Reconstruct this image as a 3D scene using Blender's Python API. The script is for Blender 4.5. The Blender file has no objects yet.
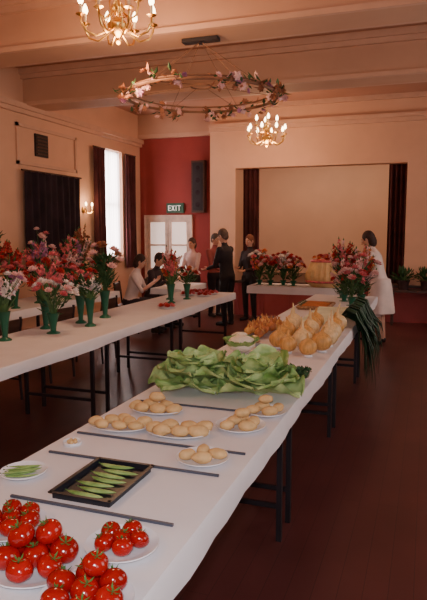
import bpy, math, random
from mathutils import Vector, Matrix, noise
R = random.Random(11)
U = R.uniform
V = Vector
# ------------------------------------------------------------------ materials
MATS = {}
def mat(name, col, rough=.6, metal=0, var=.15, scale=6, emit=0, bump=0, sss=0, col2=None, stretch=None, spec=.4):
    if name in MATS: return MATS[name]
    m = bpy.data.materials.new(name); m.use_nodes = True
    nt = m.node_tree; n = nt.nodes; b = n['Principled BSDF']
    tc = n.new('ShaderNodeTexCoord'); mp = n.new('ShaderNodeMapping'); nz = n.new('ShaderNodeTexNoise')
    if stretch: mp.inputs['Scale'].default_value = stretch
    nz.inputs['Scale'].default_value = scale; nz.inputs['Detail'].default_value = 4
    cr = n.new('ShaderNodeValToRGB')
    c1 = [max(0, c*(1-var)) for c in col]; c2 = [min(1, c*(1+var)) for c in col] if col2 is None else col2
    cr.color_ramp.elements[0].position = .35; cr.color_ramp.elements[1].position = .65
    cr.color_ramp.elements[0].color = (*c1, 1); cr.color_ramp.elements[1].color = (*c2, 1)
    nt.links.new(tc.outputs['Object'], mp.inputs[0]); nt.links.new(mp.outputs[0], nz.inputs['Vector'])
    nt.links.new(nz.outputs[0], cr.inputs[0]); nt.links.new(cr.outputs[0], b.inputs['Base Color'])
    b.inputs['Roughness'].default_value = rough; b.inputs['Metallic'].default_value = metal
    b.inputs['Specular IOR Level'].default_value = spec
    if emit:
        nt.links.new(cr.outputs[0], b.inputs['Emission Color']); b.inputs['Emission Strength'].default_value = emit
    if bump:
        bp = n.new('ShaderNodeBump'); bp.inputs['Strength'].default_value = bump; bp.inputs['Distance'].default_value = .01
        nt.links.new(nz.outputs[0], bp.inputs['Height']); nt.links.new(bp.outputs[0], b.inputs['Normal'])
    if sss:
        b.inputs['Subsurface Weight'].default_value = sss; b.inputs['Subsurface Radius'].default_value = (.02, .01, .005)
    MATS[name] = m
    return m

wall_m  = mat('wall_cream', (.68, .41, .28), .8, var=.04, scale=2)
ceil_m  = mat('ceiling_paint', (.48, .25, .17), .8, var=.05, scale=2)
beam_m  = mat('beam_paint', (.58, .34, .23), .75, var=.04, scale=2)
red_m   = mat('red_wall', (.30, .045, .04), .8, var=.08, scale=2)
wains_m = mat('red_wainscot', (.34, .06, .06), .6, var=.1, scale=3)
trim_m  = mat('trim_paint', (.62, .38, .27), .6, var=.04)
stagew_m= mat('stage_backdrop', (.74, .50, .37), .85, var=.04, scale=1.5)
cloth_m = mat('white_paper_cover', (.74, .72, .75), .75, var=.03, scale=5, bump=.15)
dark_m  = mat('dark_metal', (.025, .02, .025), .45, metal=.3)
hoop_m  = mat('hoop_wood', (.24, .12, .07), .6, var=.3)
wood_m  = mat('dark_wood', (.07, .03, .02), .45, var=.3, stretch=(1, 8, 8))
board_m = mat('table_board', (.25, .14, .08), .6, var=.25)
maroon_m= mat('maroon_velvet', (.075, .018, .02), .95, var=.3, scale=4)
black_m = mat('black_curtain', (.024, .012, .018), .95, var=.3, scale=4)
brass_m = mat('brass', (.80, .50, .16), .28, metal=1, var=.1)
candle_m= mat('candle_sleeve', (.8, .65, .45), .6)
bulb_m  = mat('lit_bulb', (1, .74, .42), .4, emit=16, var=.02)
plate_m = mat('white_plate', (.80, .80, .84), .3, var=.02)
tom_m   = mat('tomato_skin', (.34, .006, .005), .14, var=.25, scale=7, spec=.6)
calyx_m = mat('tomato_calyx', (.06, .15, .03), .7)
pot_m   = mat('potato_skin', (.64, .42, .19), .65, var=.13, scale=25, bump=.3)
let_m   = mat('lettuce_leaf', (.20, .40, .08), .45, var=.2, scale=11, col2=(.54, .68, .30), bump=.8)
rib_m   = mat('lettuce_rib', (.64, .74, .46), .5)
pod_m   = mat('pea_pod', (.17, .33, .08), .45, var=.2, scale=20, col2=(.30,.46,.15))
tray_m  = mat('black_tray', (.012, .012, .018), .35)
rod_m   = mat('grey_rod', (.06, .07, .10), .5)
onion_m = mat('onion_skin', (.60, .32, .10), .4, var=.2, scale=14, stretch=(4, 4, 1))
onionw_m= mat('onion_pale', (.72, .52, .27), .4, var=.15, scale=14, stretch=(4, 4, 1))
shal_m  = mat('shallot_skin', (.44, .16, .06), .4, var=.3, scale=20)
leek_m  = mat('leek_leaf', (.022, .065, .03), .55, var=.35, scale=7)
leekw_m = mat('leek_shank', (.7, .72, .52), .45)
leaf_m  = mat('foliage', (.04, .10, .035), .6, var=.4, scale=10)
stem_m  = mat('stem_green', (.08, .17, .05), .6, var=.3)
vase_m  = mat('green_vase', (.012, .11, .06), .35, var=.2)
curd_m  = mat('cauliflower_curd', (.78, .72, .60), .8, var=.08, scale=30, bump=.6)
skin_m  = mat('skin', (.60, .32, .22), .5, var=.05, sss=.1)
petals = {
 'pink': mat('petal_pink', (.66, .16, .18), .6, var=.2, scale=20),
 'pale': mat('petal_pale', (.80, .50, .48), .6, var=.12, scale=20),
 'red':  mat('petal_red', (.42, .025, .025), .6, var=.3, scale=20),
 'white':mat('petal_white', (.85, .76, .72), .6, var=.08, scale=20),
 'rust': mat('petal_rust', (.36, .14, .07), .6, var=.3, scale=20),
 'orange': mat('petal_orange', (.70, .20, .06), .6, var=.3, scale=20),
 'mauve':mat('petal_mauve', (.40, .16, .30), .6, var=.2, scale=20),
 'yellow':mat('petal_yellow', (.78, .55, .16), .6, var=.2, scale=20)}

# ------------------------------------------------------------------ mesh builder
class MB:
    def __init__(s): s.v = []; s.f = []; s.m = []; s.mats = []
    def mi(s, m):
        if m not in s.mats: s.mats.append(m)
        return s.mats.index(m)
    def add(s, vs, fs, m):
        o = len(s.v); s.v.extend([tuple(p) for p in vs]); k = s.mi(m)
        for f in fs: s.f.append([i+o for i in f]); s.m.append(k)
    def box(s, c, d, m, rot=None):
        x, y, z = d[0]/2, d[1]/2, d[2]/2
        ps = [V((a*x, b*y, e*z)) for a in (-1, 1) for b in (-1, 1) for e in (-1, 1)]
        if rot: ps = [rot @ p for p in ps]
        ps = [p+V(c) for p in ps]
        s.add(ps, [(0,1,3,2),(4,6,7,5),(0,4,5,1),(2,3,7,6),(0,2,6,4),(1,5,7,3)], m)
    def bb(s, x0, x1, y0, y1, z0, z1, m): s.box(((x0+x1)/2, (y0+y1)/2, (z0+z1)/2), (x1-x0, y1-y0, z1-z0), m)
    def sphere(s, c, r, m, rot=None, seg=12, rings=8, fn=None):
        if not hasattr(r, '__len__'): r = (r, r, r)
        vs = []
        for i in range(rings+1):
            th = math.pi*i/rings
            for j in range(seg):
                ph = 2*math.pi*j/seg
                n = V((math.sin(th)*math.cos(ph), math.sin(th)*math.sin(ph), math.cos(th)))
                p = fn(n) if fn else n.copy()
                p = V((p.x*r[0], p.y*r[1], p.z*r[2]))
                if rot: p = rot @ p
                vs.append(p+V(c))
        fs = [(i*seg+j, (i+1)*seg+j, (i+1)*seg+(j+1) % seg, i*seg+(j+1) % seg) for i in range(rings) for j in range(seg)]
        s.add(vs, fs, m)
    def tube(s, pts, rad, m, n=6, cap=True):
        pts = [V(p) for p in pts]
        if not hasattr(rad, '__len__'): rad = [rad]*len(pts)
        vs = []; prev = None
        for i, p in enumerate(pts):
            t = (pts[min(i+1, len(pts)-1)]-pts[max(i-1, 0)]).normalized()
            if prev is None:
                a = V((0, 0, 1)) if abs(t.z) < .9 else V((1, 0, 0))
                prev = t.cross(a).normalized()
            u = (prev-t*prev.dot(t)).normalized(); w = t.cross(u); prev = u
            for j in range(n):
                an = 2*math.pi*j/n
                vs.append(p+(u*math.cos(an)+w*math.sin(an))*rad[i])
        fs = [(i*n+j, i*n+(j+1) % n, (i+1)*n+(j+1) % n, (i+1)*n+j) for i in range(len(pts)-1) for j in range(n)]
        if cap: fs += [tuple(range(n))[::-1], tuple(range((len(pts)-1)*n, len(pts)*n))]
        s.add(vs, fs, m)
    def lathe(s, prof, c, m, n=20, rot=None, wob=0, ys=1):
        vs = []
        for (r, z) in prof:
            for j in range(n):
                a = 2*math.pi*j/n; rr = r*(1+wob*(1 if j % 2 else -1))
                p = V((rr*math.cos(a), rr*math.sin(a)*ys, z))
                if rot: p = rot @ p
                vs.append(p+V(c))
        fs = [(i*n+j, i*n+(j+1) % n, (i+1)*n+(j+1) % n, (i+1)*n+j) for i in range(len(prof)-1) for j in range(n)]
        s.add(vs, fs, m)
    def grid(s, fn, nu, nv, m):
        vs = [fn(i/nu, j/nv) for i in range(nu+1) for j in range(nv+1)]
        fs = [(i*(nv+1)+j, (i+1)*(nv+1)+j, (i+1)*(nv+1)+j+1, i*(nv+1)+j+1) for i in range(nu) for j in range(nv)]
        s.add(vs, fs, m)
    def rings(s, rs, m):
        n = len(rs[0]); vs = [p for r in rs for p in r]
        fs = [(i*n+j, i*n+(j+1) % n, (i+1)*n+(j+1) % n, (i+1)*n+j) for i in range(len(rs)-1) for j in range(n)]
        fs += [tuple(range(n))[::-1], tuple(range((len(rs)-1)*n, len(rs)*n))]
        s.add(vs, fs, m)
    def petal(s, b, d, L, W, m, up=V((0, 0, 1)), curl=.25):
        d = d.normalized(); side = d.cross(up)
        if side.length < .01: side = V((1, 0, 0))
        side.normalize(); nn = side.cross(d)
        b = V(b); mid = b+d*L*.55; tip = b+d*L+nn*L*curl
        s.add([b, mid+side*W/2+nn*W*.15, tip, mid-side*W/2+nn*W*.15, mid-nn*W*.1], [(0,1,4),(1,2,4),(2,3,4),(3,0,4)], m)
    def ribbon(s, path, w, side, m):
        path = [V(p) for p in path]; side = V(side).normalized(); vs = []
        for i, p in enumerate(path):
            ww = w[i] if hasattr(w, '__len__') else w
            t = (path[min(i+1, len(path)-1)]-path[max(i-1, 0)]).normalized()
            nn = t.cross(side)
            vs += [p-side*ww/2+nn*ww*.2, p, p+side*ww/2+nn*ww*.2]
        fs = []
        for i in range(len(path)-1):
            a = i*3; fs += [(a, a+1, a+4, a+3), (a+1, a+2, a+5, a+4)]
        s.add(vs, fs, m)
    def build(s, name, loc=(0, 0, 0), rotz=0, parent=None, smooth=True, sharp=True):
        me = bpy.data.meshes.new(name); me.from_pydata(s.v, [], s.f)
        for m in s.mats: me.materials.append(m)
        me.polygons.foreach_set('material_index', s.m)
        me.polygons.foreach_set('use_smooth', [smooth]*len(s.f))
        me.update()
        if smooth and sharp:
            try: me.set_sharp_from_angle(angle=math.radians(45))
            except Exception: pass
        o = bpy.data.objects.new(name, me); bpy.context.scene.collection.objects.link(o)
        o.location = loc; o.rotation_euler = (0, 0, rotz)
        if parent: o.parent = parent
        return o
def empty(name, loc=(0, 0, 0), rotz=0):
    e = bpy.data.objects.new(name, None); bpy.context.scene.collection.objects.link(e)
    e.location = loc; e.rotation_euler = (0, 0, rotz); e.empty_display_size = .1
    return e
def rotd(x=0, y=0, z=0):
    return Matrix.Rotation(math.radians(z), 3, 'Z') @ Matrix.Rotation(math.radians(y), 3, 'Y') @ Matrix.Rotation(math.radians(x), 3, 'X')

# ------------------------------------------------------------------ room shell
XL, XR, YB, YS, ZC = -5.75, 2.2, -3.5, 11.23, 4.0
ZB = 3.48
YR = 11.55
def boxobj(name, x0, x1, y0, y1, z0, z1, m):
    b = MB(); b.bb(x0, x1, y0, y1, z0, z1, m); return b.build(name, smooth=False)
fm = bpy.data.materials.new('floor_boards'); fm.use_nodes = True
nt = fm.node_tree; n = nt.nodes; bs = n['Principled BSDF']
tc = n.new('ShaderNodeTexCoord'); mp = n.new('ShaderNodeMapping'); br = n.new('ShaderNodeTexBrick'); nz = n.new('ShaderNodeTexNoise'); mx = n.new('ShaderNodeMix'); mx.data_type = 'RGBA'
mp.inputs['Rotation'].default_value = (0, 0, math.pi/2)
br.inputs['Scale'].default_value = 1; br.inputs['Brick Width'].default_value = 2.4; br.inputs['Row Height'].default_value = .11; br.inputs['Mortar Size'].default_value = .002
br.inputs['Color1'].default_value = (.125, .034, .032, 1); br.inputs['Color2'].default_value = (.14, .040, .036, 1); br.inputs['Mortar'].default_value = (.07, .02, .02, 1)
nz.inputs['Scale'].default_value = 2.5; nz.inputs['Detail'].default_value = 5
mx.blend_type = 'MULTIPLY'; mx.inputs[0].default_value = .5
nt.links.new(tc.outputs['Object'], mp.inputs[0]); nt.links.new(mp.outputs[0], br.inputs[0]); nt.links.new(tc.outputs['Object'], nz.inputs['Vector'])
nt.links.new(br.outputs[0], mx.inputs[6]); nt.links.new(nz.outputs[0], mx.inputs[7]); nt.links.new(mx.outputs[2], bs.inputs['Base Color'])
bs.inputs['Roughness'].default_value = .36
boxobj('floor', XL-.2, XR+.2, YB-.2, 14.2, -.1, 0, fm)
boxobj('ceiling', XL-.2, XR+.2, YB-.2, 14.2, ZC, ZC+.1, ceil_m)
WY0, WY1, WZ0, WZ1 = 9.94, 10.76, 1.11, 3.17
b = MB()
for a in [(XL-.2, XL, YB-.2, WY0, 0, ZC), (XL-.2, XL, WY1, YR+.2, 0, ZC), (XL-.2, XL, WY0, WY1, 0, WZ0), (XL-.2, XL, WY0, WY1, WZ1, ZC)]: b.bb(*a, wall_m)
b.build('wall_left', smooth=False)
b = MB(); ys = [YB-.2, -2.2, -.8, 1.2, 2.6, 4.6, 6.0, 8.0, 9.4, 11.6]
for i in range(len(ys)-1):
    if i % 2 == 0: b.bb(XR, XR+.2, ys[i], ys[i+1], 0, ZC, wall_m)
    else:
        b.bb(XR, XR+.2, ys[i], ys[i+1], 0, 1.1, wall_m); b.bb(XR, XR+.2, ys[i], ys[i+1], 3.1, ZC, wall_m)
b.build('wall_right', smooth=False)
boxobj('wall_back', XL-.2, XR+.2, YB-.2, YB, 0, ZC, wall_m)
boxobj('wall_red', XL-.2, -4.07, YR, YR+.2, 0, ZC, red_m)
boxobj('wall_proscenium_left', -4.07, -3.55, YS, YR+.2, 0, ZC, wall_m)
boxobj('wall_proscenium_right', -.39, XR, YS, YS+.25, 0, ZC, wall_m)
boxobj('wall_proscenium_top', -3.55, -.39, YS, YS+.25, 2.83, ZC, wall_m)
b = MB(); b.bb(-3.55, XR-.01, YS-.05, YS-.002, 0, .63, wains_m); b.bb(-3.55, XR-.01, YS-.09, YS-.002, .63, .67, wood_m)
for i in range(12): b.bb(-3.5+i*.5, -3.46+i*.5, YS-.065, YS-.05, 0, .63, wains_m)
b.build('trim_stage_front', smooth=False)
boxobj('floor_stage', -3.54, -.40, YS, 13.88, .55, .655, wood_m)
b = MB(); b.bb(-4.3, .4, 13.9, 14.0, .0, ZC, stagew_m); b.bb(-4.3, -4.2, YR+.2, 13.9, .0, ZC, stagew_m); b.bb(.3, .4, YS+.25, 13.9, .0, ZC, stagew_m)
b.bb(-4.2, -3.54, YR+.2, 13.9, .55, .655, wood_m); b.bb(-.40, .3, YS+.25, 13.9, .55, .655, wood_m)
b.build('wall_stage', smooth=False)
b = MB()
b.bb(-4.07, XR, YS-.10, YS, 3.60, 3.67, trim_m); b.bb(-4.07, XR, YS-.06, YS, 3.53, 3.60, trim_m); b.bb(-4.07, XR, YS-.08, YS, ZC-.08, ZC, trim_m)
b.build('trim_1', smooth=False)
b = MB(); b.bb(XL, -4.07, YR-.09, YR, 3.52, 3.60, trim_m); b.bb(XL, -4.07, YR-.07, YR, 3.60, ZC, beam_m); b.build('trim_2', smooth=False)
b = MB(); b.bb(XL, XL+.1, YB, YR, 3.42, 3.50, trim_m); b.bb(XL, XL+.06, YB, YR, 3.36, 3.42, trim_m)
for (y0, y1, z0, z1) in [(7.5, 9.1, 2.62, 3.22)]:
    for q in [(y0, y1, z0, z0+.05), (y0, y1, z1-.05, z1), (y0, y0+.05, z0, z1), (y1-.05, y1, z0, z1)]: b.bb(XL, XL+.03, *q, trim_m)
b.build('trim_3', smooth=False)
b = MB(); b.bb(XL, XL+.03, YB, YR, 0, .16, trim_m); b.build('baseboard_left', smooth=False)
b = MB(); b.bb(XL+.03, -5.65, YR-.02, YR, 0, .16, trim_m); b.bb(-4.55, -4.07, YR-.02, YR, 0, .16, trim_m); b.build('baseboard_far', smooth=False)
for yb in (.8, 5.42, 7.72, -1.5, 3.1):
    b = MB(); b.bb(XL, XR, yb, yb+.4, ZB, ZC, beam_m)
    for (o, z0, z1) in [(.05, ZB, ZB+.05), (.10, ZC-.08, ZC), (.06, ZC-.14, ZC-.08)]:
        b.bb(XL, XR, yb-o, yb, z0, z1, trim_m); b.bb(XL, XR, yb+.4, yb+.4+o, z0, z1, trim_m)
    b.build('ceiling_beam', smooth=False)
fw = mat('window_frame', (.75, .66, .62), .5)
def window(name, x, y0, y1, z0, z1, sgn):
    b = MB(); t = .05
    for q in [(y0, y1, z0, z0+t), (y0, y1, z1-t, z1), (y0, y0+t, z0, z1), (y1-t, y1, z0, z1), ((y0+y1)/2-.014, (y0+y1)/2+.014, z0, z1),
              (y0, y1, (z0+z1)/2-.02, (z0+z1)/2+.02)]:
        b.bb(x-.02, x+.02, *q, fw)
    b.bb(x-.05+sgn*.08, x+.05+sgn*.08, y0-.05, y1+.05, z0-.05, z0-.005, fw)
    return b.build(name, smooth=False)
window('window_1', XL-.12, WY0, WY1, WZ0, WZ1, 1)
for i, (a, c) in enumerate([(-2.2, -.8), (1.2, 2.6), (4.6, 6.0), (8.0, 9.4)]): window('window_%d' % (i+2), XR+.1, a, c, 1.1, 3.1, -1)  # right-wall windows are out of view, added to carry the fill lamps
net = bpy.data.materials.new('net_curtain_sheer'); net.use_nodes = True
nn_ = net.node_tree; nn_.nodes.clear(); o_ = nn_.nodes.new('ShaderNodeOutputMaterial'); tr = nn_.nodes.new('ShaderNodeBsdfTranslucent'); df = nn_.nodes.new('ShaderNodeBsdfDiffuse'); ms = nn_.nodes.new('ShaderNodeMixShader')
wv = nn_.nodes.new('ShaderNodeTexWave'); wv.inputs['Scale'].default_value = 6; wv.bands_direction = 'Y'
crn = nn_.nodes.new('ShaderNodeValToRGB'); crn.color_ramp.elements[0].color = (.78, .70, .70, 1); crn.color_ramp.elements[1].color = (.92, .86, .86, 1)
nn_.links.new(wv.outputs[0], crn.inputs[0]); nn_.links.new(crn.outputs[0], tr.inputs[0]); nn_.links.new(crn.outputs[0], df.inputs[0])
ms.inputs[0].default_value = .25; nn_.links.new(tr.outputs[0], ms.inputs[1]); nn_.links.new(df.outputs[0], ms.inputs[2]); nn_.links.new(ms.outputs[0], o_.inputs[0])
def curtain(name, p0, p1, z0, z1, m, folds=6, amp=.035, rail=True):
    b = MB(); p0 = V((*p0, 0)); p1 = V((*p1, 0)); d = p1-p0; nn = V((-d.y, d.x, 0)).normalized()
    def fn(u, v):
        a = amp*(math.sin(u*folds*2*math.pi)+.35*math.sin(u*folds*5+v*3))*(1-.35*v)
        return p0+d*u+nn*a+V((0, 0, z0+(z1-z0)*v))
    b.grid(fn, folds*10, 8, m)
    if rail: b.tube([p0-d*.04+V((0, 0, z1+.01)), p1+d*.04+V((0, 0, z1+.01))], .015, wood_m)
    return b.build(name)
curtain('net_curtain', (XL-.06, WY0+.01), (XL-.06, WY1-.01), WZ0+.02, WZ1-.02, net, 8, .012, False)
curtain('window_curtain', (XL+.09, 9.55), (XL+.09, 9.93), .9, 3.12, maroon_m, 4)
curtain('window_curtain', (XL+.09, 10.77), (XL+.09, 11.15), .9, 3.12, maroon_m, 4)
curtain('window_curtain', (XL+.10, 7.55), (XL+.10, 9.04), 1.0, 2.52, black_m, 9, .04)
curtain('stage_curtain', (-3.50, YS+.36), (-3.17, YS+.36), .66, 2.95, maroon_m, 4, .05)
curtain('stage_curtain', (-.72, YS+.36), (-.40, YS+.36), .66, 2.95, maroon_m, 4, .05)
b = MB(); b.bb(XL, XL+.03, 7.95, 8.27, 2.78, 3.12, dark_m)
for i in range(6): b.bb(XL+.03, XL+.045, 7.97, 8.25, 2.81+i*.05, 2.83+i*.05, wood_m)
b.build('wall_vent', smooth=False)
dm = mat('door_paint', (.66, .50, .42), .5); gl = mat('lit_door_glass', (.95, .76, .68), .3, emit=.7, var=.1, scale=3)
b = MB(); x0, x1, H = -5.58, -4.62, 1.90
b.bb(x0-.06, x0, YR-.05, YR, 0, H+.06, dm); b.bb(x1, x1+.06, YR-.05, YR, 0, H+.06, dm); b.bb(x0, x1, YR-.05, YR, H, H+.06, dm)
for k in range(2):
    a = x0+k*.48; c = a+.48
    b.bb(a+.005, c-.005, YR-.035, YR, 0, .85, dm)
    for q in [(a+.005, a+.07, .85, H), (c-.07, c-.005, .85, H), (a+.07, c-.07, H-.09, H), (a+.07, c-.07, 1.32, 1.36)]: b.bb(q[0], q[1], YR-.035, YR, q[2], q[3], dm)
    b.bb(a+.07, c-.07, YR-.012, YR-.004, .85, H-.09, gl)
    b.sphere((c-.04 if k == 0 else a+.04, YR-.05, 1.0), .02, brass_m)
    b.bb(a+.1, c-.1, YR-.04, YR-.035, .15, .7, dm)
b.build('door_1', (0, -.004, 0), smooth=False)
sg = mat('exit_sign_green', (.02, .09, .05), .5); sw = mat('sign_white', (.9, .9, .85), .5, emit=.4)
b = MB(); cx, cz = -4.94, 2.10
b.bb(cx-.19, cx+.19, YR-.05, YR, cz-.1, cz+.1, sg)
def bar(xa, xb, za, zb): b.bb(cx+xa, cx+xb, YR-.055, YR-.05, cz+za, cz+zb, sw)
bar(-.15, -.135, -.055, .055)
for z in (-.055, -.007, .04): bar(-.15, -.09, z, z+.015)
for sx in (-1, 1): b.box((cx-.04, YR-.053, cz), (.015, .005, .12), sw, rotd(y=sx*28))
bar(.02, .035, -.055, .055); bar(.06, .13, .04, .055); bar(.088, .103, -.055, .055)
b.build('exit_sign', smooth=False)
b = MB(); b.bb(-4.53, -4.25, YR-.16, YR-.02, 2.0, 3.03, wood_m); b.bb(-4.50, -4.28, YR-.17, YR-.16, 2.04, 2.99, dark_m)
for i in range(4): b.lathe([(.085, 0), (.09, -.012), (.06, -.004), (.02, .01), (0, .0)], (-4.39, YR-.17, 2.16+i*.24), black_m, 16, rotd(x=90))
b.bb(-4.45, -4.33, YR-.02, YR, 2.3, 2.7, dark_m)
b.build('loudspeaker', smooth=False)
b = MB(); sx = XL
b.lathe([(0, 0), (.06, 0), (.05, .02), (.02, .03), (0, .03)], (sx, 9.3, 2.0), brass_m, 14, rotd(y=90))
for s in (-1, 1):
    pts = [V((sx+.02, 9.3, 2.0)), V((sx+.08, 9.3+s*.03, 1.94)), V((sx+.12, 9.3+s*.08, 1.95)), V((sx+.12, 9.3+s*.1, 2.0))]
    b.tube(pts, .008, brass_m); b.lathe([(.0, 0), (.03, .01), (.012, .0)], pts[-1], brass_m, 12)
    b.tube([pts[-1], pts[-1]+V((0, 0, .07))], .01, candle_m)
    b.sphere(pts[-1]+V((0, 0, .10)), (.016, .016, .035), bulb_m)
sconce = b.build('wall_sconce')

# ------------------------------------------------------------------ chandeliers
def light(name, typ, loc, energy, col, parent=None, **k):
    l = bpy.data.lights.new(name, typ); l.energy = energy; l.color = col
    for a, c in k.items(): setattr(l, a, c)
    o = bpy.data.objects.new(name, l); bpy.context.scene.collection.objects.link(o); o.location = loc
    if parent: o.parent = parent
    return o
light('sconce_glow', 'POINT', (XL+.2, 9.3, 2.12), 6, (1, .62, .35), None, shadow_soft_size=.05)
WARM = (1, .57, .31)
def chandelier(loc, power, rad=.33):
    e = empty('chandelier', loc); b = MB()
    b.lathe([(0, -.20), (.02, -.19), (.03, -.17), (.012, -.15), (.05, -.11), (.085, -.07), (.09, -.04), (.06, -.01), (.02, .02), (.03, .05), (.045, .09), (.04, .13), (.015, .16), (.025, .20), (.015, .24), (.012, .30), (0, .30)], (0, 0, 0), brass_m, 20)
    bl = MB()
    for tier, (nn, rr, zz, ph) in enumerate([(8, rad, .0, 0), (4, rad*.55, .17, .4)]):
        for i in range(nn):
            a = 2*math.pi*i/nn+ph; d = V((math.cos(a), math.sin(a), 0))
            z0 = -.04 if tier == 0 else .12
            ctrl = [(.04, z0), (rr*.3, z0-.06), (rr*.6, z0-.11), (rr*.88, z0-.08), (rr, z0-.01), (rr, z0+.03)]
            b.tube([d*x+V((0, 0, z)) for x, z in ctrl], .0095, brass_m, 6)
            b.tube([d*x+V((0, 0, z)) for x, z in [(.04, z0+.06), (rr*.25, z0+.08), (rr*.4, z0+.02), (rr*.35, z0-.04)]], .006, brass_m, 5)
            top = d*rr+V((0, 0, z0+.03))
            b.lathe([(0, 0), (.02, .0), (.042, .012), (.04, .016), (.014, .008), (.014, .02)], top, brass_m, 14)
            b.tube([top+V((0, 0, .01)), top+V((0, 0, .09))], .012, candle_m, 8)
            bl.lathe([(0, .09), (.014, .092), (.024, .115), (.021, .14), (.010, .165), (0, .18)], top, bulb_m, 10)
    z = .30; k = 0
    while loc[2]+z < ZC-.05:
        b.lathe([(.012, -.002), (.014, 0), (.012, .002), (.010, 0), (.012, -.002)], (0, 0, z+.012), brass_m, 10, rotd(x=90, z=90*(k % 2))); z += .02; k += 1
    b.lathe([(0, -.05), (.03, -.045), (.06, 0), (0, 0)], (0, 0, ZC-loc[2]), brass_m, 16)
    b.build('frame', parent=e); bl.build('bulbs', parent=e)
    light('bulb_glow', 'POINT', (0, 0, -.32), power, WARM, e, shadow_soft_size=.2)
chandelier((-2.51, 4.67, 3.39), 66, .31)
chandelier((-2.60, 9.94, 3.22), 58, .31)
chandelier((-2.60, -.4, 3.40), 75)  # unseen chandelier behind the camera, added as fill light
# floral hoop
e = MB(); r0 = .74
e.tube([(r0*math.cos(a*math.pi/24), r0*math.sin(a*math.pi/24), 0) for a in range(49)], .014, hoop_m, 6)
e.tube([((r0-.05)*math.cos(a*math.pi/24), (r0-.05)*math.sin(a*math.pi/24), .04) for a in range(49)], .008, hoop_m, 6)
HT = ZB-2.93
for i in range(6):
    a = i*math.pi/3+.3; e.tube([(r0*math.cos(a), r0*math.sin(a), 0), (.03*math.cos(a), .03*math.sin(a), HT-.05)], .003, hoop_m, 4)
    e.tube([(r0*math.cos(a), r0*math.sin(a), 0), (.1*math.cos(a), .1*math.sin(a), .10)], .003, hoop_m, 4)
e.tube([(.1*math.cos(a*math.pi/8), .1*math.sin(a*math.pi/8), .10) for a in range(17)], .008, hoop_m, 5)
e.box((0, 0, HT-.022), (.36, .10, .035), dark_m); e.tube([(0, 0, HT-.06), (0, 0, HT-.02)], .02, dark_m)
def head(mb, c, r, m, d=V((0, 0, 1)), n=8, layers=3, ctr=None):
    d = V(d).normalized(); q = d.to_track_quat('Z', 'Y')
    for L in range(layers):
        el = math.radians(8+L*27)
        for i in range(n):
            a = 2*math.pi*(i+.5*(L % 2))/n+U(-.1, .1)
            v = V((math.cos(a)*math.cos(el), math.sin(a)*math.cos(el), math.sin(el)))
            mb.petal(c, q @ v, r*(1-.12*L), r*.62, m, up=d, curl=.22)
    mb.sphere(V(c)+d*r*.15, r*.22, ctr or m, seg=6, rings=4)
for i in range(17):
    a = i*2*math.pi/17+U(-.1, .1); c = V((r0*math.cos(a), r0*math.sin(a), U(-.03, .03)))
    for k in range(int(U(4, 9))):
        cc = c+V((U(-.07, .07), U(-.07, .07), U(-.065, .065)))
        head(e, cc, U(.035, .052), petals[R.choice(['pale', 'rust', 'pale', 'rust', 'rust', 'pale', 'mauve'])], V((U(-1, 1), U(-1, 1), U(-1, 1))), 6, 2)
    for k in range(12):
        e.petal(c+V((U(-.08, .08), U(-.08, .08), U(-.05, .05))), V((U(-1, 1), U(-1, 1), U(-1, .8))), U(.05, .10), .035, MATS['foliage'] if k % 3 else petals['rust'])
e.build('floral_hoop', (-2.13, 5.62, 2.93))

# ------------------------------------------------------------------ tables
def table(name, x0, x1, y0, y1, legs, drop=.11, h=.75):
    e = empty(name, ((x0+x1)/2, (y0+y1)/2, 0)); cx, cy = (x0+x1)/2, (y0+y1)/2
    w = (x1-x0)/2; L = (y1-y0)/2; b = MB(); prof = [(-w-.004, -drop), (-w-.004, -.012), (-w+.006, 0), (0, 0), (w-.006, 0), (w+.004, -.012), (w+.004, -drop)]
    nL = max(8, int(L*2/.12)); vs = []
    for i in range(nL+1):
        y = -L+2*L*i/nL
        for (x, z) in prof:
            ox = 0; oz = 0
            if z < -.05: ox = (1 if x > 0 else -1)*(.006+.006*math.sin(y*5+x*9)+.004*math.sin(y*17)); oz = .006*math.sin(y*3.1)
            vs.append((x+ox, y, h+z+oz))
    k = len(prof)
    b.add(vs, [(i*k+j, (i+1)*k+j, (i+1)*k+j+1, i*k+j+1) for i in range(nL) for j in range(k-1)], cloth_m)
    for s in (-1, 1):
        b.grid(lambda u, v: V((-w+2*w*u, s*(L+.004+.006*v*(1+math.sin(u*20))), h-v*drop)), 16, 3, cloth_m)
    b.build('cloth', parent=e)
    b = MB(); b.bb(-w+.004, w-.006, -L+.003, L-.003, h-.035, h-.004, board_m); b.build('board', parent=e, smooth=False)
    b = MB()
    for ly in legs:
        y = ly-cy
        for s in (-1, 1):
            b.bb(s*(w-.07)-.014, s*(w-.07)+.014, y-.014, y+.014, 0, h-.03, dark_m)
        b.bb(-w+.07, w-.07, y-.01, y+.01, .18, .205, dark_m); b.bb(-w+.05, w-.05, y-.014, y+.014, h-.07, h-.035, dark_m)
    b.build('legs', parent=e, smooth=False)
    return e
table('display_table', -1.477, -.62, .4, 8.4, [.7, 1.5, 2.98, 3.2, 4.7, 4.95, 6.5, 6.8, 8.2], drop=.085)
table('display_table', -3.42, -2.6, 1.0, 8.25, [1.2, 2.7, 2.95, 4.4, 4.65, 6.1, 6.35, 8.0], drop=.085)
table('display_table', -5.05, -4.3, 4.3, 7.9, [4.5, 6.0, 6.2, 7.7], drop=.09)
table('display_table', -4.05, -3.55, 8.45, 9.6, [8.6, 9.45], drop=.09)
table('display_table', -2.75, -.95, 9.35, 9.95, [9.6], drop=.12)

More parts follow.
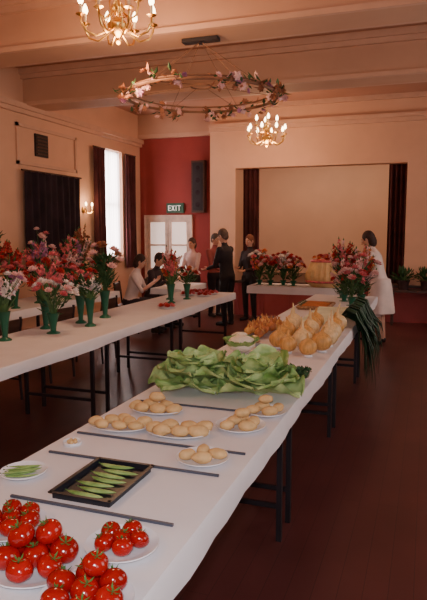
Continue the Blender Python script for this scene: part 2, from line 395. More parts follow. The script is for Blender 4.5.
# ------------------------------------------------------------------ produce
def plate(b, r=.11, c=(0, 0), ys=1):
    b.lathe([(0, .002), (r*.6, .002), (r*.75, .006), (r, .018), (r*1.0, .022), (r*.74, .010), (r*.6, .006), (0, .006)], (c[0], c[1], 0), plate_m, 32, ys=ys)
def tomato(b, c, r, tilt):
    q = tilt
    def fn(n):
        rr = math.hypot(n.x, n.y); ph = math.atan2(n.y, n.x)
        k = 1+.02*math.cos(5*ph)*rr
        return V((n.x*k, n.y*k, n.z*.84-(.20*max(0, 1-rr*2.6) if n.z > 0 else 0)))
    b.sphere(c, r, tom_m, q, 22, 14, fn)
    top = V(c)+q @ V((0, 0, r*.68))
    for i in range(5):
        a = i*1.257+U(-.2, .2); d = q @ V((math.cos(a), math.sin(a), .25))
        b.petal(top, d, r*.65, r*.16, calyx_m, up=q @ V((0, 0, 1)), curl=.35)
    b.tube([top, top+q @ V((0, .002, r*.3))], r*.06, calyx_m, 5)
def tomato_plate(x, y, rad=.115, r=.034, rot=0, nring=6, top=1):
    b = MB(); plate(b, rad)
    for i in range(nring):
        a = rot+i*2*math.pi/nring; rr = U(r*.92, r*1.08); b_r = r*2.02 if nring == 6 else r*1.78
        tomato(b, (b_r*math.cos(a), b_r*math.sin(a), .010+rr*.84), rr, rotd(U(-35, 35), U(-35, 35), U(0, 90)))
    tomato(b, (0, 0, .008+r*.84), r, rotd(U(-20, 20), U(-20, 20)))
    for i in range(top):
        a = rot+.5+i*2.094; tomato(b, (r*1.12*math.cos(a), r*1.12*math.sin(a), .010+r*2.15), U(r*.9, r*1.0), rotd(U(-30, 30), U(-30, 30), U(0, 90)))
    b.build('plate_of_tomatoes', (x, y, .75))
tomato_plate(-.785, 1.43, .105, .029, .2, 5, 0)
tomato_plate(-.955, 1.265, .122, .037, .6, 6, 2)
tomato_plate(-1.155, 1.42, .11, .031, .1, 6, 0)
tomato_plate(-.745, 1.17, .118, .036, .9, 6, 1)
tomato_plate(-1.20, 1.17, .12, .035, .4, 6, 1)
for (xa, xb, y) in [(-1.30, -.70, 1.60), (-1.42, -.69, 1.995), (-1.44, -.66, 2.235), (-1.40, -.86, 2.78)]:
    b = MB(); b.bb(-(xb-xa)/2, (xb-xa)/2, -.005, .005, .001, .009, rod_m); b.build('divider_rod', ((xa+xb)/2, y, .75), U(-.01, .01), smooth=False)
def pod(b, c, L, r, rz, m=pod_m, bend=.1):
    n = 14; rot = rotd(z=rz); rs = []
    for i in range(n+1):
        t = i/n; w = max(.04, math.sin(math.pi*t)**.55); x = (t-.5)*L; y = bend*L*(4*(t-.5)**2)
        w2 = w*(1+.10*math.cos(t*math.pi*14))
        rs.append([V(c)+rot @ V((x, y+r*w*math.cos(a), r*.62*w2*math.sin(a))) for a in [2*math.pi*k/8 for k in range(8)]])
    b.rings(rs, m)
    b.tube([rs[0][0]*.5+rs[0][4]*.5, V(c)+rot @ V((-L*.56, bend*L*1.2, .002))], .0016, stem_m, 5)
b = MB(); w, l = .108, .155
b.bb(-w, w, -l, l, .001, .005, tray_m)
for s in (-1, 1):
    b.box((s*w, 0, .012), (.004, 2*l, .024), tray_m, None); b.box((0, s*l, .012), (2*w, .004, .024), tray_m)
    b.box((s*(w+.006), 0, .023), (.014, 2*l+.02, .003), tray_m); b.box((0, s*(l+.006), .023), (2*w+.02, .014, .003), tray_m)
for i in range(7): pod(b, (U(-.012, .012)+(.02 if i % 2 else -.015), -.125+i*.041, .014), .145, .0125, U(-10, 12), bend=U(.03, .12))
b.build('tray_of_pea_pods', (-1.055, 1.80, .75))
b = MB(); plate(b, .085)
for i in range(9): pod(b, (U(-.01, .01), -.036+i*.009, .012+(.011 if i % 2 else 0)), .125, .006, U(-8, 8)+15, bend=.04)
b.build('plate_of_green_beans', (-1.375, 1.77, .75), .3)
b = MB(); b.lathe([(0, 0.001), (.036, .001), (.042, .012), (.040, .014), (.034, .004), (0, .004)], (0, 0, 0), plate_m, 24)
for i in range(5): b.sphere((.015*math.cos(i*1.26), .015*math.sin(i*1.26), .013), .009, pot_m)
b.build('small_dish', (-1.385, 2.11, .75))
def potato(b, c, L, rz, m=pot_m):
    s = U(0, 50)
    def fn(n): return n*(1+.16*noise.noise(n*1.3+V((s, s, s)))+.03*noise.noise(n*5+V((s, 0, 0))))
    b.sphere(c, (L*.5, L*.34, L*.29), m, rotd(U(-8, 8), U(-6, 6), rz), 16, 10, fn)
def potatoes(x, y, pts, L=.085, pl=.115, rot=0, ys=1):
    b = MB()
    if pl: plate(b, pl, ys=ys)
    for (px, py, pz, rz) in pts: potato(b, (px, py, .010+L*.27+pz), L*U(.92, 1.1), rz)
    b.build('plate_of_potatoes', (x, y, .75), rot)
wide = [(-.105, -.02, 0, 60), (-.06, -.05, 0, -10), (-.045, .025, 0, 10), (.025, -.045, 0, 15), (.045, .022, 0, -12), (.10, -.03, 0, 20), (.108, .035, 0, 50), (0, .055, 0, 0)]
potatoes(-1.30, 2.36, wide, .076, .145, .02, .68)
potatoes(-1.01, 2.37, wide[:7], .086, .145, .10, .68)
potatoes(-1.24, 2.645, wide[:6]+[(0, .0, .045, 20)], .080, .135, .05, .72)
potatoes(-.775, 2.545, [(-.06, -.05, 0, 30), (.03, -.06, 0, 0), (-.03, .015, 0, 10), (.06, .01, 0, 60), (0, .07, 0, 20), (.01, -.01, .045, 20)], .080, .115, .3)
potatoes(-.80, 2.12, [(-.06, -.01, 0, 20), (.0, .035, 0, 80), (.06, -.0, 0, -20), (0, -.045, 0, 5)], .078, .105, .3)
potatoes(-.72, 2.79, [(-.06, -.03, 0, 30), (.02, -.05, 0, 0), (-.02, .03, 0, 10), (.06, .02, 0, 60), (0, 0, .045, 10)], .078, .10, .2)
def leafgrid(b, base, az, tilt, L, W, ruf, curl, m, nu=16, nv=14, rf=1.0):
    ph = U(0, 6); q = Matrix.Rotation(az, 3, 'Z')
    def fn(u, v):
        s = v-.5; prof = (math.sin(math.pi*min(1, u*.80+.10))**.7)*(1.0 if u < .85 else math.sqrt(max(.02, 1-((u-.85)/.15)**2*.9)))
        el = tilt-curl*u*u
        x = L*u*math.cos(tilt-curl*u*.5); z = L*u*math.sin(tilt-curl*u*.5)
        wv = ruf*(abs(s)*2)**2*(math.sin(u*15+ph)+.5*math.sin(u*27+ph*2))*(.3+u)+ruf*max(0, u-.72)*3*math.sin(s*15+ph)
        wv += .35*ruf*math.sin(u*9+ph*3)*math.sin(s*11+ph)
        cup = .35*W*(2*abs(s))**2*prof*.6
        y = s*W*prof
        return V(base)+q @ V((x-math.sin(el)*(cup+wv)*.9, y, max(z+math.cos(el)*(cup+wv), .004-base[2])))
    b.grid(fn, nu, nv, m)
    rib = [q @ V((L*u*math.cos(tilt-curl*u*.5), 0, L*u*math.sin(tilt-curl*u*.5)+.004))+V(base) for u in [i/8 for i in range(7)]]
    b.tube(rib, [.011, .010, .008, .006, .004, .003, .002], rib_m, 5)
def lettuce(x, y, sc=1, rz=0, name='lettuce'):
    b = MB()
    for ring, (nn, tl, L, W, curl) in enumerate([(7, .35, .225, .24, .25), (7, .80, .215, .24, .60), (6, 1.12, .205, .23, .70), (5, 1.38, .18, .20, .8), (4, 1.5, .155, .16, 1.0)]):
        for i in range(nn):
            leafgrid(b, (0, 0, .02), rz+i*2*math.pi/nn+ring*.45+U(-.25, .25), tl+U(-.15, .12), L*sc*U(.85, 1.12), W*sc*U(.9, 1.15), .014, curl, let_m, 22, 20)
    b.sphere((0, 0, .08*sc), (.06*sc, .06*sc, .075*sc), let_m)
    b.sphere((0, 0, .02), (.03, .03, .018), rib_m)
    b.build(name, (x, y, .75), sharp=False)
lettuce(-1.20, 3.10, 1.15)
lettuce(-.84, 3.10, 1.17, .4)
b = MB()
for i in range(140):
    a = U(0, 6.28); r = U(0, .09); p = V((r*math.cos(a), r*math.sin(a)*.9, U(.01, .07)))
    for k in range(4): b.petal(p, V((U(-1, 1), U(-1, 1), U(-.1, 1))), .028, .02, leaf_m)
for i in range(14): b.tube([(U(-.02, .02)-.1, U(-.02, .02), .008), (U(-.02, .06), U(-.05, .05), .03)], .002, stem_m, 4)
b.build('parsley_bunch', (-.72, 3.48, .75), .8)
b = MB()
b.sphere((0, 0, .075), (.10, .10, .06), curd_m, None, 28, 18, lambda n: n*(1+.10*abs(noise.noise(n*5))+.05*noise.noise(n*12)))
for i in range(9): leafgrid(b, (0, 0, .015), i*.7, .4+U(-.1, .1), .17, .13, .006, -.35, MATS['pea_pod'])
b.build('cauliflower', (-1.26, 4.15, .75), sharp=False)
b = MB(); plate(b, .12); b.sphere((-.05, 0, .05), (.07, .09, .045), curd_m, None, 20, 12, lambda n: n*(1+.12*abs(noise.noise(n*5)))); b.sphere((.06, .02, .04), (.045, .07, .032), onionw_m, None, 14, 10)
b.build('plate_of_vegetables', (-1.33, 4.50, .75))
def onion(b, x, y, r, m, neck=.07, z=0):
    k = U(.93, 1.07); r *= k; tx, ty = U(-.01, .01), U(-.01, .01)
    prof = [(0, 0), (.3, .03), (.68, .22), (.93, .58), (1, .95), (.92, 1.32), (.70, 1.60), (.40, 1.79), (.2, 1.92), (.13, 2.05)]
    b.lathe([(a*r, c*r*.96) for a, c in prof], (x, y, z+.012), m, 20)
    b.tube([(x, y, z+.012+r*1.8), (x+tx, y+ty, z+.012+r*2.0+neck*.5), (x+tx*2.2, y+ty*2.2, z+.012+r*2.0+neck)], [r*.17, r*.12, r*.05], m, 8)
    if r > .05: b.lathe([(r*.42, .0), (r*.5, .006), (r*.5, .014), (r*.42, .016)], (x, y, z+.001), plate_m, 16)
b = MB()
for (x, y, r, k) in [(-.78, 4.20, .068, 0), (-.94, 4.27, .07, 0), (-.715, 4.40, .072, 0), (-.87, 4.46, .075, 1), (-1.05, 4.42, .07, 0), (-.70, 4.62, .075, 1), (-.89, 4.68, .078, 0), (-1.06, 4.65, .072, 0),
                  (-.71, 4.84, .08, 1), (-.90, 4.92, .08, 1), (-1.08, 4.88, .075, 0), (-1.10, 5.1, .08, 1), (-.72, 5.08, .08, 0), (-.92, 5.16, .08, 0), (-.73, 5.33, .082, 1), (-.94, 5.42, .08, 0), (-1.12, 5.32, .08, 1)]:
    onion(b, x+1, y-5, r, onionw_m if k else onion_m, .08 if k else .03)
b.build('onion_display', (-1, 5, .75))
b = MB()
for i in range(60):
    a = U(0, 6.28); d = U(0, 1)**.5; x, y = .115*d*math.cos(a), .36*d*math.sin(a)
    onion(b, x, y, U(.028, .040), shal_m if i % 3 else onion_m, .03, z=.07*(1-d)*U(.3, 1.2))
b.build('shallot_heap', (-1.33, 5.08, .75))
b = MB()
for i in range(11):
    y = -.38+i*.105; b.tube([(-.50, y, .03), (-.3, y+.01, .032), (-.12, y, .04)], [.026, .024, .028], leekw_m, 10)
    for k in range(3): b.tube([(-.50, y, .03), (-.54, y+U(-.02, .02), .01)], .002, leekw_m, 4)
    for k in range(10):
        dy = U(-.12, .08); e1 = U(.02, .17); dz = U(-.60, -.20) if i < 6 else U(-.42, -.15); hh = U(.03, .12)
        b.ribbon([(-.16, y, .04), (-.06, y+dy*.2, .06+hh), (.02, y+dy*.5, .03+hh), (.045+e1*.4, y+dy*.8, -.03), (.05+e1*.8, y+dy*1.1, dz*.5), (.05+e1, y+dy*1.3+U(-.05, .05), dz)],
                 [.03, .045, .05, .05, .035, .004], (0, 1, .2*U(-1, 1)), leek_m)
b.build('leek_bunch', (-.62, 5.97, .75))
car_m = mat('carrot_skin', (.50, .15, .04), .5); bas_m = mat('wicker', (.34, .18, .09), .7, var=.35, scale=40)
b = MB(); b.bb(-.17, .17, -.25, .25, .002, .012, bas_m)
for s in (-1, 1): b.tube([(s*.17, -.25, .03), (s*.17, .25, .03)], .018, bas_m, 8); b.tube([(-.17, s*.25, .03), (.17, s*.25, .03)], .018, bas_m, 8)
for i in range(9): b.tube([(-.13, -.21+i*.053, .035), (0, -.21+i*.053, .036), (.13, -.21+i*.053+U(-.01, .01), .025)], [.020, .016, .003], car_m, 10)
for i in range(20): b.ribbon([(-.13, -.2+i*.021, .04), (-.18, -.2+i*.021, .07), (-.22, -.2+i*.021+U(-.03, .03), .05)], .01, (0, 1, 0), leaf_m)
b.build('tray_of_carrots', (-1.20, 6.95, .75))

# ------------------------------------------------------------------ bouquets
def vase(b, h, r):
    b.lathe([(0, 0), (r*1.1, 0), (r*1.05, h*.04), (r*.45, h*.12), (r*.5, h*.3), (r*.75, h*.7), (r*1.0, h*.97), (r*1.06, h), (r*.95, h*.98), (r*.6, h*.6), (0, h*.5)], (0, 0, 0), vase_m, 18)
def bouquet(loc, h, spread, cols, n=12, kind='ball', vh=.24, vr=.05, fr=.045, foliage=20, name='vase_of_flowers'):
    b = MB()
    if vh: vase(b, vh, vr)
    for i in range(n):
        a = 6.283*i/n*2.4+U(-.3, .3); d = spread*U(.1, 1)**.6
        top = V((d*math.cos(a), d*math.sin(a), vh+(h-vh)*(1-.45*(d/spread)**2)*U(.82, 1.0)))
        mid = V((top.x*.35, top.y*.35, vh+(top.z-vh)*.5)); base = V((0, 0, vh*.7))
        b.tube([base, mid, top], [.004, .0035, .002], stem_m, 4, False)
        m = petals[R.choice(cols)]
        if kind == 'glad' or (kind == 'mix' and i % 2):
            nf = 12
            for k in range(nf):
                t = k/nf; p = mid.lerp(top, .05+.95*t); s = fr*(1.0-.65*t); aa = k*2.4
                od = (V((math.cos(aa), math.sin(aa), .5))).normalized()
                if t > .85: b.sphere(p, (s*.4, s*.4, s*.8), stem_m, None, 5, 4)
                else:
                    qq = od.to_track_quat('Z', 'Y')
                    for j in range(5):
                        an = j*1.257; b.petal(p, qq @ V((math.cos(an)*.8, math.sin(an)*.8, .6)), s*1.1, s*.8, m, up=od, curl=-.2)
            for k in range(2):
                aa = U(0, 6.28); L = U(.5, .8)*(h-vh)
                b.ribbon([base, base+V((math.cos(aa)*.05, math.sin(aa)*.05, L*.5)), base+V((math.cos(aa)*.12, math.sin(aa)*.12, L))], [.012, .022, .002], (-math.sin(aa), math.cos(aa), 0), stem_m)
        else:
            head(b, top, fr*U(.85, 1.2), m, top-V((0, 0, vh*.5)), 8, 3, petals['yellow'] if m == petals['white'] else None)
    for i in range(foliage):
        a = U(0, 6.28); z = U(vh, vh+(h-vh)*.65); d = spread*U(.1, .75)
        b.petal((d*.5*math.cos(a), d*.5*math.sin(a), z), V((math.cos(a), math.sin(a), U(-.2, .9))), U(.07, .13), U(.03, .05), leaf_m)
    b.build(name, loc)
T = .75
bouquet((-3.24, 4.00, T), .62, .22, ['white', 'pale', 'pale', 'mauve'], 19, 'mix', .24, .05, .044)
bouquet((-3.28, 4.62, T), .70, .22, ['pink', 'red', 'pale'], 16, 'mix', .26, .05, .052)
bouquet((-3.07, 4.43, T), .50, .22, ['white', 'pale', 'white', 'pink'], 24, 'ball', .18, .055, .044, 30)
bouquet((-3.16, 5.02, T), .58, .18, ['red', 'pale', 'pink'], 13, 'mix', .27, .05, .045, 40)
bouquet((-2.97, 4.88, T), .50, .13, ['mauve', 'white', 'pale'], 9, 'glad', .27, .05, .034, 60)
bouquet((-3.12, 5.42, T), .82, .17, ['rust', 'pale', 'rust'], 13, 'ball', .28, .055, .058, 150)
bouquet((-2.97, 6.78, T), .58, .13, ['red', 'orange', 'pink'], 9, 'glad', .24, .05, .04)
bouquet((-3.15, 7.15, T), .75, .20, ['pale', 'pink', 'red'], 10, 'glad', .24, .05, .045, 30)
bouquet((-2.95, 7.25, T), .45, .16, ['red', 'orange', 'white'], 12, 'ball', .20, .05, .045, 40)
yy = 4.6; i = 0
while yy < 7.7:
    bouquet((-4.66+U(-.14, .14), yy, T), U(.80, 1.0), U(.2, .26), R.choice([['pink', 'red', 'pale'], ['red', 'pink'], ['pale', 'pink'], ['rust', 'pale', 'red'], ['mauve', 'pink']]), 11, 'glad' if i % 3 else 'mix', .26, .055, .055, 45)
    yy += .33; i += 1
yy = 5.6
while yy < 7.7:
    bouquet((-4.44+U(-.03, .03), yy+.12, T), U(.5, .6), .16, R.choice([['red', 'pale'], ['pink', 'red'], ['red', 'pink']]), 12, 'ball', .22, .05, .05, 30); yy += .5
bouquet((-4.75, 5.75, T), 1.15, .16, ['red', 'pink'], 7, 'glad', .3, .055, .05, 20)
bouquet((-4.72, 7.55, T), 1.10, .16, ['red', 'rust'], 7, 'glad', .3, .055, .045, 20)
for (x, z, k, c, sp) in [(-2.62, .60, 'mix', ['orange', 'pink', 'white'], .22), (-2.42, .54, 'ball', ['red', 'pale'], .22), (-2.22, .60, 'mix', ['white', 'pink', 'red'], .22), (-2.04, .50, 'ball', ['red', 'pale', 'orange'], .18), (-1.05, .6, 'mix', ['orange', 'pale', 'red'], .10)]:
    bouquet((x, 9.60+U(-.06, .06), T), z, sp, c, 26, k, .08, .06, .060, 60)
for (x, y, z, k, c) in [(-1.06, 8.1, .92, 'glad', ['pale', 'red', 'pink']), (-.82, 8.1, .82, 'glad', ['orange', 'pink', 'pale']), (-.98, 7.72, .62, 'mix', ['red', 'pink', 'pale']), (-.76, 7.65, .66, 'mix', ['pink', 'pale', 'red']), (-.84, 7.3, .48, 'ball', ['red', 'pink', 'pale'])]:
    bouquet((x, y, T), z, .22, c, 18, k, .10, .06, .058, 80)
for (x, y) in [(-2.85, 7.62), (-2.85, 7.9), (-3.1, 7.95), (-3.1, 7.65), (-2.82, 6.3)]:
    b = MB(); plate(b, .11)
    for i in range(7):
        a = i*1.05; d = .07 if i else 0
        head(b, (d*math.cos(a), d*math.sin(a), .03), .045, petals['red' if i % 3 else 'pink'], (math.cos(a)*.3, math.sin(a)*.3, 1), 8, 3)
    b.build('plate_of_dahlias', (x, y, T))
cream_m = mat('cream_pleats', (.84, .60, .30), .7, var=.12, scale=10)
b = MB(); nn = 48
prof = [(.0, .0), (.24, .0), (.32, .07), (.335, .18), (.28, .32), (.24, .40), (.245, .42), (.23, .40), (0, .39)]
b.lathe(prof, (0, 0, 0), cream_m, nn, None, .035)
b.tube([(.325*math.cos(a*math.pi/16), .325*math.sin(a*math.pi/16), .09) for a in range(33)], .020, petals['pink'], 6)
b.tube([(.245*math.cos(a*math.pi/16), .245*math.sin(a*math.pi/16), .41) for a in range(33)], .018, petals['pink'], 6)
for i in range(34):
    a = U(0, 6.28); d = U(0, .23); head(b, (d*math.cos(a), d*math.sin(a), .43+U(0, .06)), .05, petals[R.choice(['red', 'pink', 'orange'])], (math.cos(a)*.4, math.sin(a)*.4, 1), 7, 3)
b.build('flower_basket', (-1.51, 9.65, T))
b = MB(); b.box((0, 0, .60), (.95, .34, .04), wood_m)
for sx in (-1, 1):
    for sy in (-1, 1): b.box((sx*.43, sy*.13, .29), (.04, .04, .58), wood_m)
    b.box((sx*.43, 0, .2), (.03, .26, .03), wood_m)
b.build('wooden_bench', (-.12, 10.93, 0), smooth=False)
for (x, y, s) in [(-.38, 10.93, .6), (.0, 10.93, .55)]:
    b = MB(); b.lathe([(0, 0), (.08, 0), (.10, .14), (.11, .14), (.11, .17), (.095, .17), (.09, .14), (0, .13)], (0, 0, 0), mat('dark_pot', (.05, .02, .02), .8), 20)
    for i in range(80):
        a = U(0, 6.28); e1 = U(.1, 1.4); L = U(.2, .5)*s
        d = V((math.cos(a)*math.cos(e1), math.sin(a)*math.cos(e1), math.sin(e1)))
        b.tube([(0, 0, .13), V((0, 0, .15))+d*L*.9], .003, stem_m, 4); b.petal(V((0, 0, .15))+d*L*.7, d+V((0, 0, -.3)), .10, .05, leaf_m)
    b.build('potted_plant', (x, y, .62))

# ------------------------------------------------------------------ chairs
def chair(x, y, rz):
    b = MB(); b.box((0, 0, .435), (.40, .38, .03), wood_m)
    for sx in (-1, 1):
        b.tube([(sx*.18, .17, 0), (sx*.18, .16, .42)], .014, dark_m, 6)
        b.tube([(sx*.18, -.20, 0), (sx*.18, -.17, .42), (sx*.18, -.22, .82)], .014, dark_m, 6)
        b.tube([(sx*.18, .165, .2), (sx*.18, -.185, .2)], .009, dark_m, 6)
    b.box((0, -.205, .72), (.40, .018, .16), wood_m, rotd(x=8)); b.tube([(-.18, .165, .3), (.18, .165, .3)], .009, dark_m, 6)
    b.build('stacking_chair', (x, y, 0), rz)

# ------------------------------------------------------------------ people
def ik(S, T, a, c, hint):
    d = T-S; L = d.length
    if L > (a+c)*.985: T = S+d.normalized()*(a+c)*.985; d = T-S; L = d.length
    x = (a*a-c*c+L*L)/(2*L); h = math.sqrt(max(0, a*a-x*x)); dn = d.normalized()
    hv = hint-dn*hint.dot(dn)
    return S+dn*x+hv.normalized()*h, T
def segd(p, a, b):
    ab = b-a; t = max(0, min(1, (p-a).dot(ab)/ab.length_squared)); return (p-(a+ab*t)).length
def person(name, x, y, face, top, bottom, hair, H=1.65, sit=False, lean=0, fem=False, skirt=None, hands=None, turn=0, nod=10, longhair=False, bare=False, shoe=(.02, .015, .015), z0=0):
    e = empty(name, (x, y, z0), math.radians(face)); s = H/1.67; e.scale = (s, s, s)
    hz = .53 if sit else .88; la = math.radians(lean)
    def UP(p):
        yy, zz = p[1], p[2]; return V((p[0], yy*math.cos(la)+zz*math.sin(la), hz-yy*math.sin(la)+zz*math.cos(la)))
    tm = mat(name+'_top', top, .8, var=.1); bm = mat(name+'_bottom', bottom, .8, var=.1); hm = mat(name+'_hair', hair, .7, var=.25, scale=30); sm = mat(name+'_shoe', shoe, .5)
    b = MB(); bones = []
    k = .92 if fem else 1
    secs = [(-.10, .150, .105, 0), (-.02, .170, .118, -.005), (.08, .150*k, .105, 0), (.20, .148*k, .105, .005), (.32, .168*k, .118, .012 if fem else .005), (.41, .172*k, .105, 0), (.465, .135*k, .08, -.005), (.50, .07, .06, -.005), (.53, .052, .052, 0)]
    def ring(z, rx, ry, oy, lo=True, n=20):
        return [UP((rx*math.cos(a), oy+ry*math.sin(a), z)) for a in [2*math.pi*i/n for i in range(n)]]
    b.rings([ring(*q) for q in secs], tm)
    bones += [(UP((0, 0, .05)), UP((0, 0, .44)), .14, 1), (UP((0, 0, -.1)), UP((0, 0, .0)), .14, 2)]
    b.tube([UP((0, -.005, .48)), UP((0, .01, .60))], [.054, .05], tm, 12); bones.append((UP((0, .0, .55)), UP((0, .01, .62)), .05, 0))
    hc = UP((0, .02, .675)); hq = Matrix.Rotation(math.radians(turn), 3, 'Z') @ Matrix.Rotation(-math.radians(nod+lean*.5), 3, 'X')
    hp = lambda p: hc+hq @ V(p)
    b.sphere(hc, (.073, .092, .108), tm, hq, 20, 14); b.sphere(hp((0, .018, -.055)), (.052, .066, .058), tm, hq, 16, 10)
    bones.append((hp((0, 0, -.05)), hp((0, 0, .06)), .08, 0))
    hand_data = []
    for i, sx in enumerate((-1, 1)):
        S = UP((sx*.165*k, 0, .435))
        Tt = V(hands[i]) if hands and hands[i] else S+V((sx*.07, .06, -.50))
        E, W = ik(S, Tt, .285, .25, V((sx*.5, -.7, -.6)))
        b.tube([S, S.lerp(E, .5), E, E.lerp(W, .5), W], [.060*k, .052*k, .044*k, .038*k, .028], tm, 10)
        b.sphere(S, .064*k, tm); b.sphere(E, .043*k, tm, seg=8, rings=6)
        bones += [(S, E, .05, 1), (E, W, .04, 0 if bare else 1)]
        hand_data.append((W, (W-E).normalized(), sx))
    for sx in (-1, 1):
        hj = V((sx*.09, 0, hz-.04))
        if sit: kn = V((sx*.12, .43, .50)); an = V((sx*.12, .42, .09))
        else: kn = V((sx*.095, .02, .48)); an = V((sx*.10, -.02, .09))
        toe = an+V((sx*.02, .17, -.055))
        b.tube([hj, hj.lerp(kn, .5), kn], [.095, .083, .062], tm, 12); b.tube([kn, kn.lerp(an, .35), an], [.06, .058, .045], tm, 12)
        b.sphere(hj, .094, tm); b.sphere(kn, .061, tm, seg=10, rings=8)
        b.tube([an+V((0, -.05, -.05)), an+V((0, .04, -.045)), toe], [.036, .042, .032], tm, 10); b.tube([an, an+V((0, 0, -.05))], .04, tm, 8)
        lo = 0 if skirt else 2
        bones += [(hj, kn, .08, 2), (kn, an, .05, lo), (an+V((0, -.03, -.05)), toe, .045, 3)]
    if skirt and not sit:
        rs = []
        for q in range(7):
            t = q/6; zz = hz+.08+(skirt-hz-.08)*t; r = .155+.10*t**.8
            rs.append([V((r*math.cos(a)*(1+.04*math.sin(6*a)*t), r*.85*math.sin(a)*(1+.04*math.sin(6*a)*t)+.0, zz)) for a in [2*math.pi*i/28 for i in range(28)]])
        b.rings(rs[::-1], tm)
    o = b.build('tmp', parent=None)
    md = o.modifiers.new('r', 'REMESH'); md.mode = 'VOXEL'; md.voxel_size = .014; md.use_smooth_shade = True
    md2 = o.modifiers.new('s', 'SMOOTH'); md2.factor = .5; md2.iterations = 4
    dg = bpy.context.evaluated_depsgraph_get(); me = bpy.data.meshes.new_from_object(o.evaluated_get(dg)); bpy.data.objects.remove(o)
    me.materials.clear()
    for m in (skin_m, tm, bm, sm): me.materials.append(m)
    for p in me.polygons:
        c = p.center; best = min(bones, key=lambda q: segd(c, q[0], q[1])/q[2]); p.material_index = best[3]; p.use_smooth = True
        if skirt and not sit and skirt-.01 < c.z < hz and best[3] in (0, 2, 3) and math.hypot(c.x, c.y) < .3: p.material_index = 2
    ob = bpy.data.objects.new('body', me); bpy.context.scene.collection.objects.link(ob); ob.parent = e
    f = MB(); wh = mat('eye_white', (.8, .78, .75), .3); ir = mat('eye_dark', (.03, .02, .015), .3); lip = mat('lips', (.5, .16, .14), .5)
    f.tube([hp((0, .088, .012)), hp((0, .104, -.012)), hp((0, .110, -.026)), hp((0, .092, -.036))], [.006, .010, .014, .008], skin_m, 8)
    for sx in (-1, 1):
        f.sphere(hp((sx*.030, .078, .006)), (.013, .010, .008), wh, hq, 10, 6); f.sphere(hp((sx*.030, .087, .005)), (.006, .003, .006), ir, hq, 8, 6)
        f.tube([hp((sx*.016, .090, .024)), hp((sx*.032, .088, .028)), hp((sx*.046, .076, .024))], .004, hm, 5)
        f.sphere(hp((sx*.074, .0, -.005)), (.010, .020, .032), skin_m, hq, 8, 6)
    f.sphere(hp((0, .083, -.062)), (.024, .008, .007), lip, hq, 10, 6)
    f.build('face', parent=e)
    h = MB(); sd = U(0, 9)
    h.sphere(hp((0, -.016, .026)), (.083, .094, .104), hm, hq, 20, 14, lambda n: n*(1+.05*noise.noise(n*4+V((sd, 0, 0)))))
    if longhair or fem: h.sphere(hp((0, -.045, -.03)), (.084, .068, .105), hm, hq, 18, 12, lambda n: n*(1+.06*noise.noise(n*4+V((sd, 2, 0)))))
    else: h.sphere(hp((0, -.04, -.02)), (.072, .058, .07), hm, hq, 16, 10)
    h.build('hair', parent=e)
    for i, (W, d, sx) in enumerate(hand_data):
        g = MB(); q = d.to_track_quat('Z', 'X').to_matrix(); hpnt = lambda p: W+q @ V(p)
        g.tube([hpnt((0, 0, -.02)), hpnt((0, 0, .01))], [.026, .022], skin_m, 10)
        g.sphere(hpnt((0, 0, .045)), (.016, .040, .048), skin_m, q, 12, 8)
        for j, (fy, L) in enumerate([(-.028, .062), (-.010, .075), (.010, .070), (.028, .055)]):
            g.tube([hpnt((0, fy, .075)), hpnt((.006, fy*1.05, .085+L*.4)), hpnt((.020, fy*1.05, .085+L*.75)), hpnt((.036, fy, .082+L*.95))], [.009, .0085, .008, .006], skin_m, 7)
        g.tube([hpnt((.004, sx*-.030, .020)), hpnt((.014, sx*-.052, .045)), hpnt((.022, sx*-.056, .075))], [.012, .010, .007], skin_m, 7)
        g.build('hand_%s' % ('left' if sx < 0 else 'right'), parent=e)
    return e
person('man_in_dark_jacket', -3.24, 9.8, 75, (.018, .014, .018), (.02, .016, .018), (.09, .06, .05), 1.67, lean=6, hands=[(-.12, .34, .98), (.10, .36, 1.0)], nod=18)
person('woman_in_dark_coat', -3.02, 10.45, 160, (.03, .018, .02), (.02, .015, .015), (.14, .045, .02), 1.56, fem=True, hands=[(-.08, .3, 1.0), (.08, .3, 1.05)])
person('woman_in_white_dress', -.62, 8.95, 78, (.80, .66, .60), (.80, .66, .60), (.05, .025, .02), 1.66, lean=16, fem=True, skirt=.46, hands=[(-.14, .52, 1.05), (.12, .46, 1.12)], nod=14, bare=True)
person('woman_in_pink_cardigan', -4.18, 10.55, 170, (.60, .42, .40), (.03, .02, .02), (.07, .035, .025), 1.50, fem=True, hands=[(-.1, .32, .95), (.1, .32, .9)], bare=True)
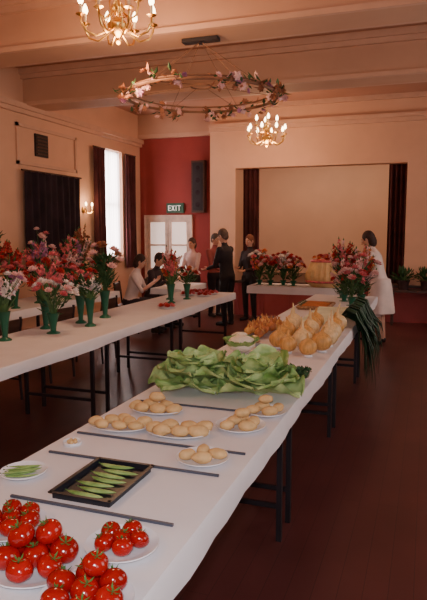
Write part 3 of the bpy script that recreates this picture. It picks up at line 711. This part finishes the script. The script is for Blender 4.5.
person('man_in_red_shirt', -3.80, 10.75, 240, (.25, .06, .06), (.03, .02, .03), (.06, .04, .03), 1.58, hands=[None, (.12, .33, .95)])
SE = [(-4.52, 8.66, -75, (.72, .60, .58), (.04, .02, .015), True), (-4.50, 9.42, -100, (.04, .025, .03), (.03, .02, .02), False)]
for (x, y, f, tp, hr, fm_) in SE:
    person('seated_woman' if fm_ else 'seated_man', x, y, f, tp, (.03, .02, .03), hr, 1.62, sit=True, lean=14, fem=fm_, hands=[(-.12, .40, .84), (.10, .42, .84)], nod=12, bare=fm_)
    chair(x, y, math.radians(f))
chair(-3.95, 5.6, 1.4); chair(-3.95, 6.6, 1.6); chair(-3.9, 4.6, 1.5)

# ------------------------------------------------------------------ lights
w = bpy.data.worlds.new('World'); bpy.context.scene.world = w; w.use_nodes = True
bgn = w.node_tree.nodes['Background']; bgn.inputs[0].default_value = (1, .93, .90, 1); bgn.inputs[1].default_value = 2.2
def area(name, loc, rot, sx, sy, en, col):
    o = light(name, 'AREA', loc, en, col, shape='RECTANGLE', size=sx, size_y=sy); o.rotation_euler = [math.radians(a) for a in rot]; return o
area('daylight_window_left', (XL-.18, (WY0+WY1)/2, (WZ0+WZ1)/2), (90, 0, -90), .80, 2.0, 75, (1, .92, .9))
for i, yc in enumerate([-1.5, 1.9, 5.3, 8.7]):
    area('added_fill_right_%d' % i, (XR+.17, yc, 2.1), (90, 0, 90), 1.3, 1.9, 17, (1, .84, .76))  # fill lamps added at the unseen right-wall windows to brighten the hall
area('stage_batten', (-2, 12.6, 3.7), (0, 0, 0), 3.2, .3, 36, (1, .68, .46))
cam_rot = (math.radians(90-6.65), 0, math.radians(19.6))
fl = light('camera_flash', 'AREA', (-.02, -.03, 1.78), 36, (.92, .93, 1), shape='DISK', size=.1); fl.rotation_euler = cam_rot

# ------------------------------------------------------------------ camera
c = bpy.data.cameras.new('Camera'); co = bpy.data.objects.new('Camera', c); bpy.context.scene.collection.objects.link(co)
co.location = (0, 0, 1.65); co.rotation_euler = cam_rot; c.lens = 36; c.sensor_width = 36; c.clip_start = .02
bpy.context.scene.camera = co
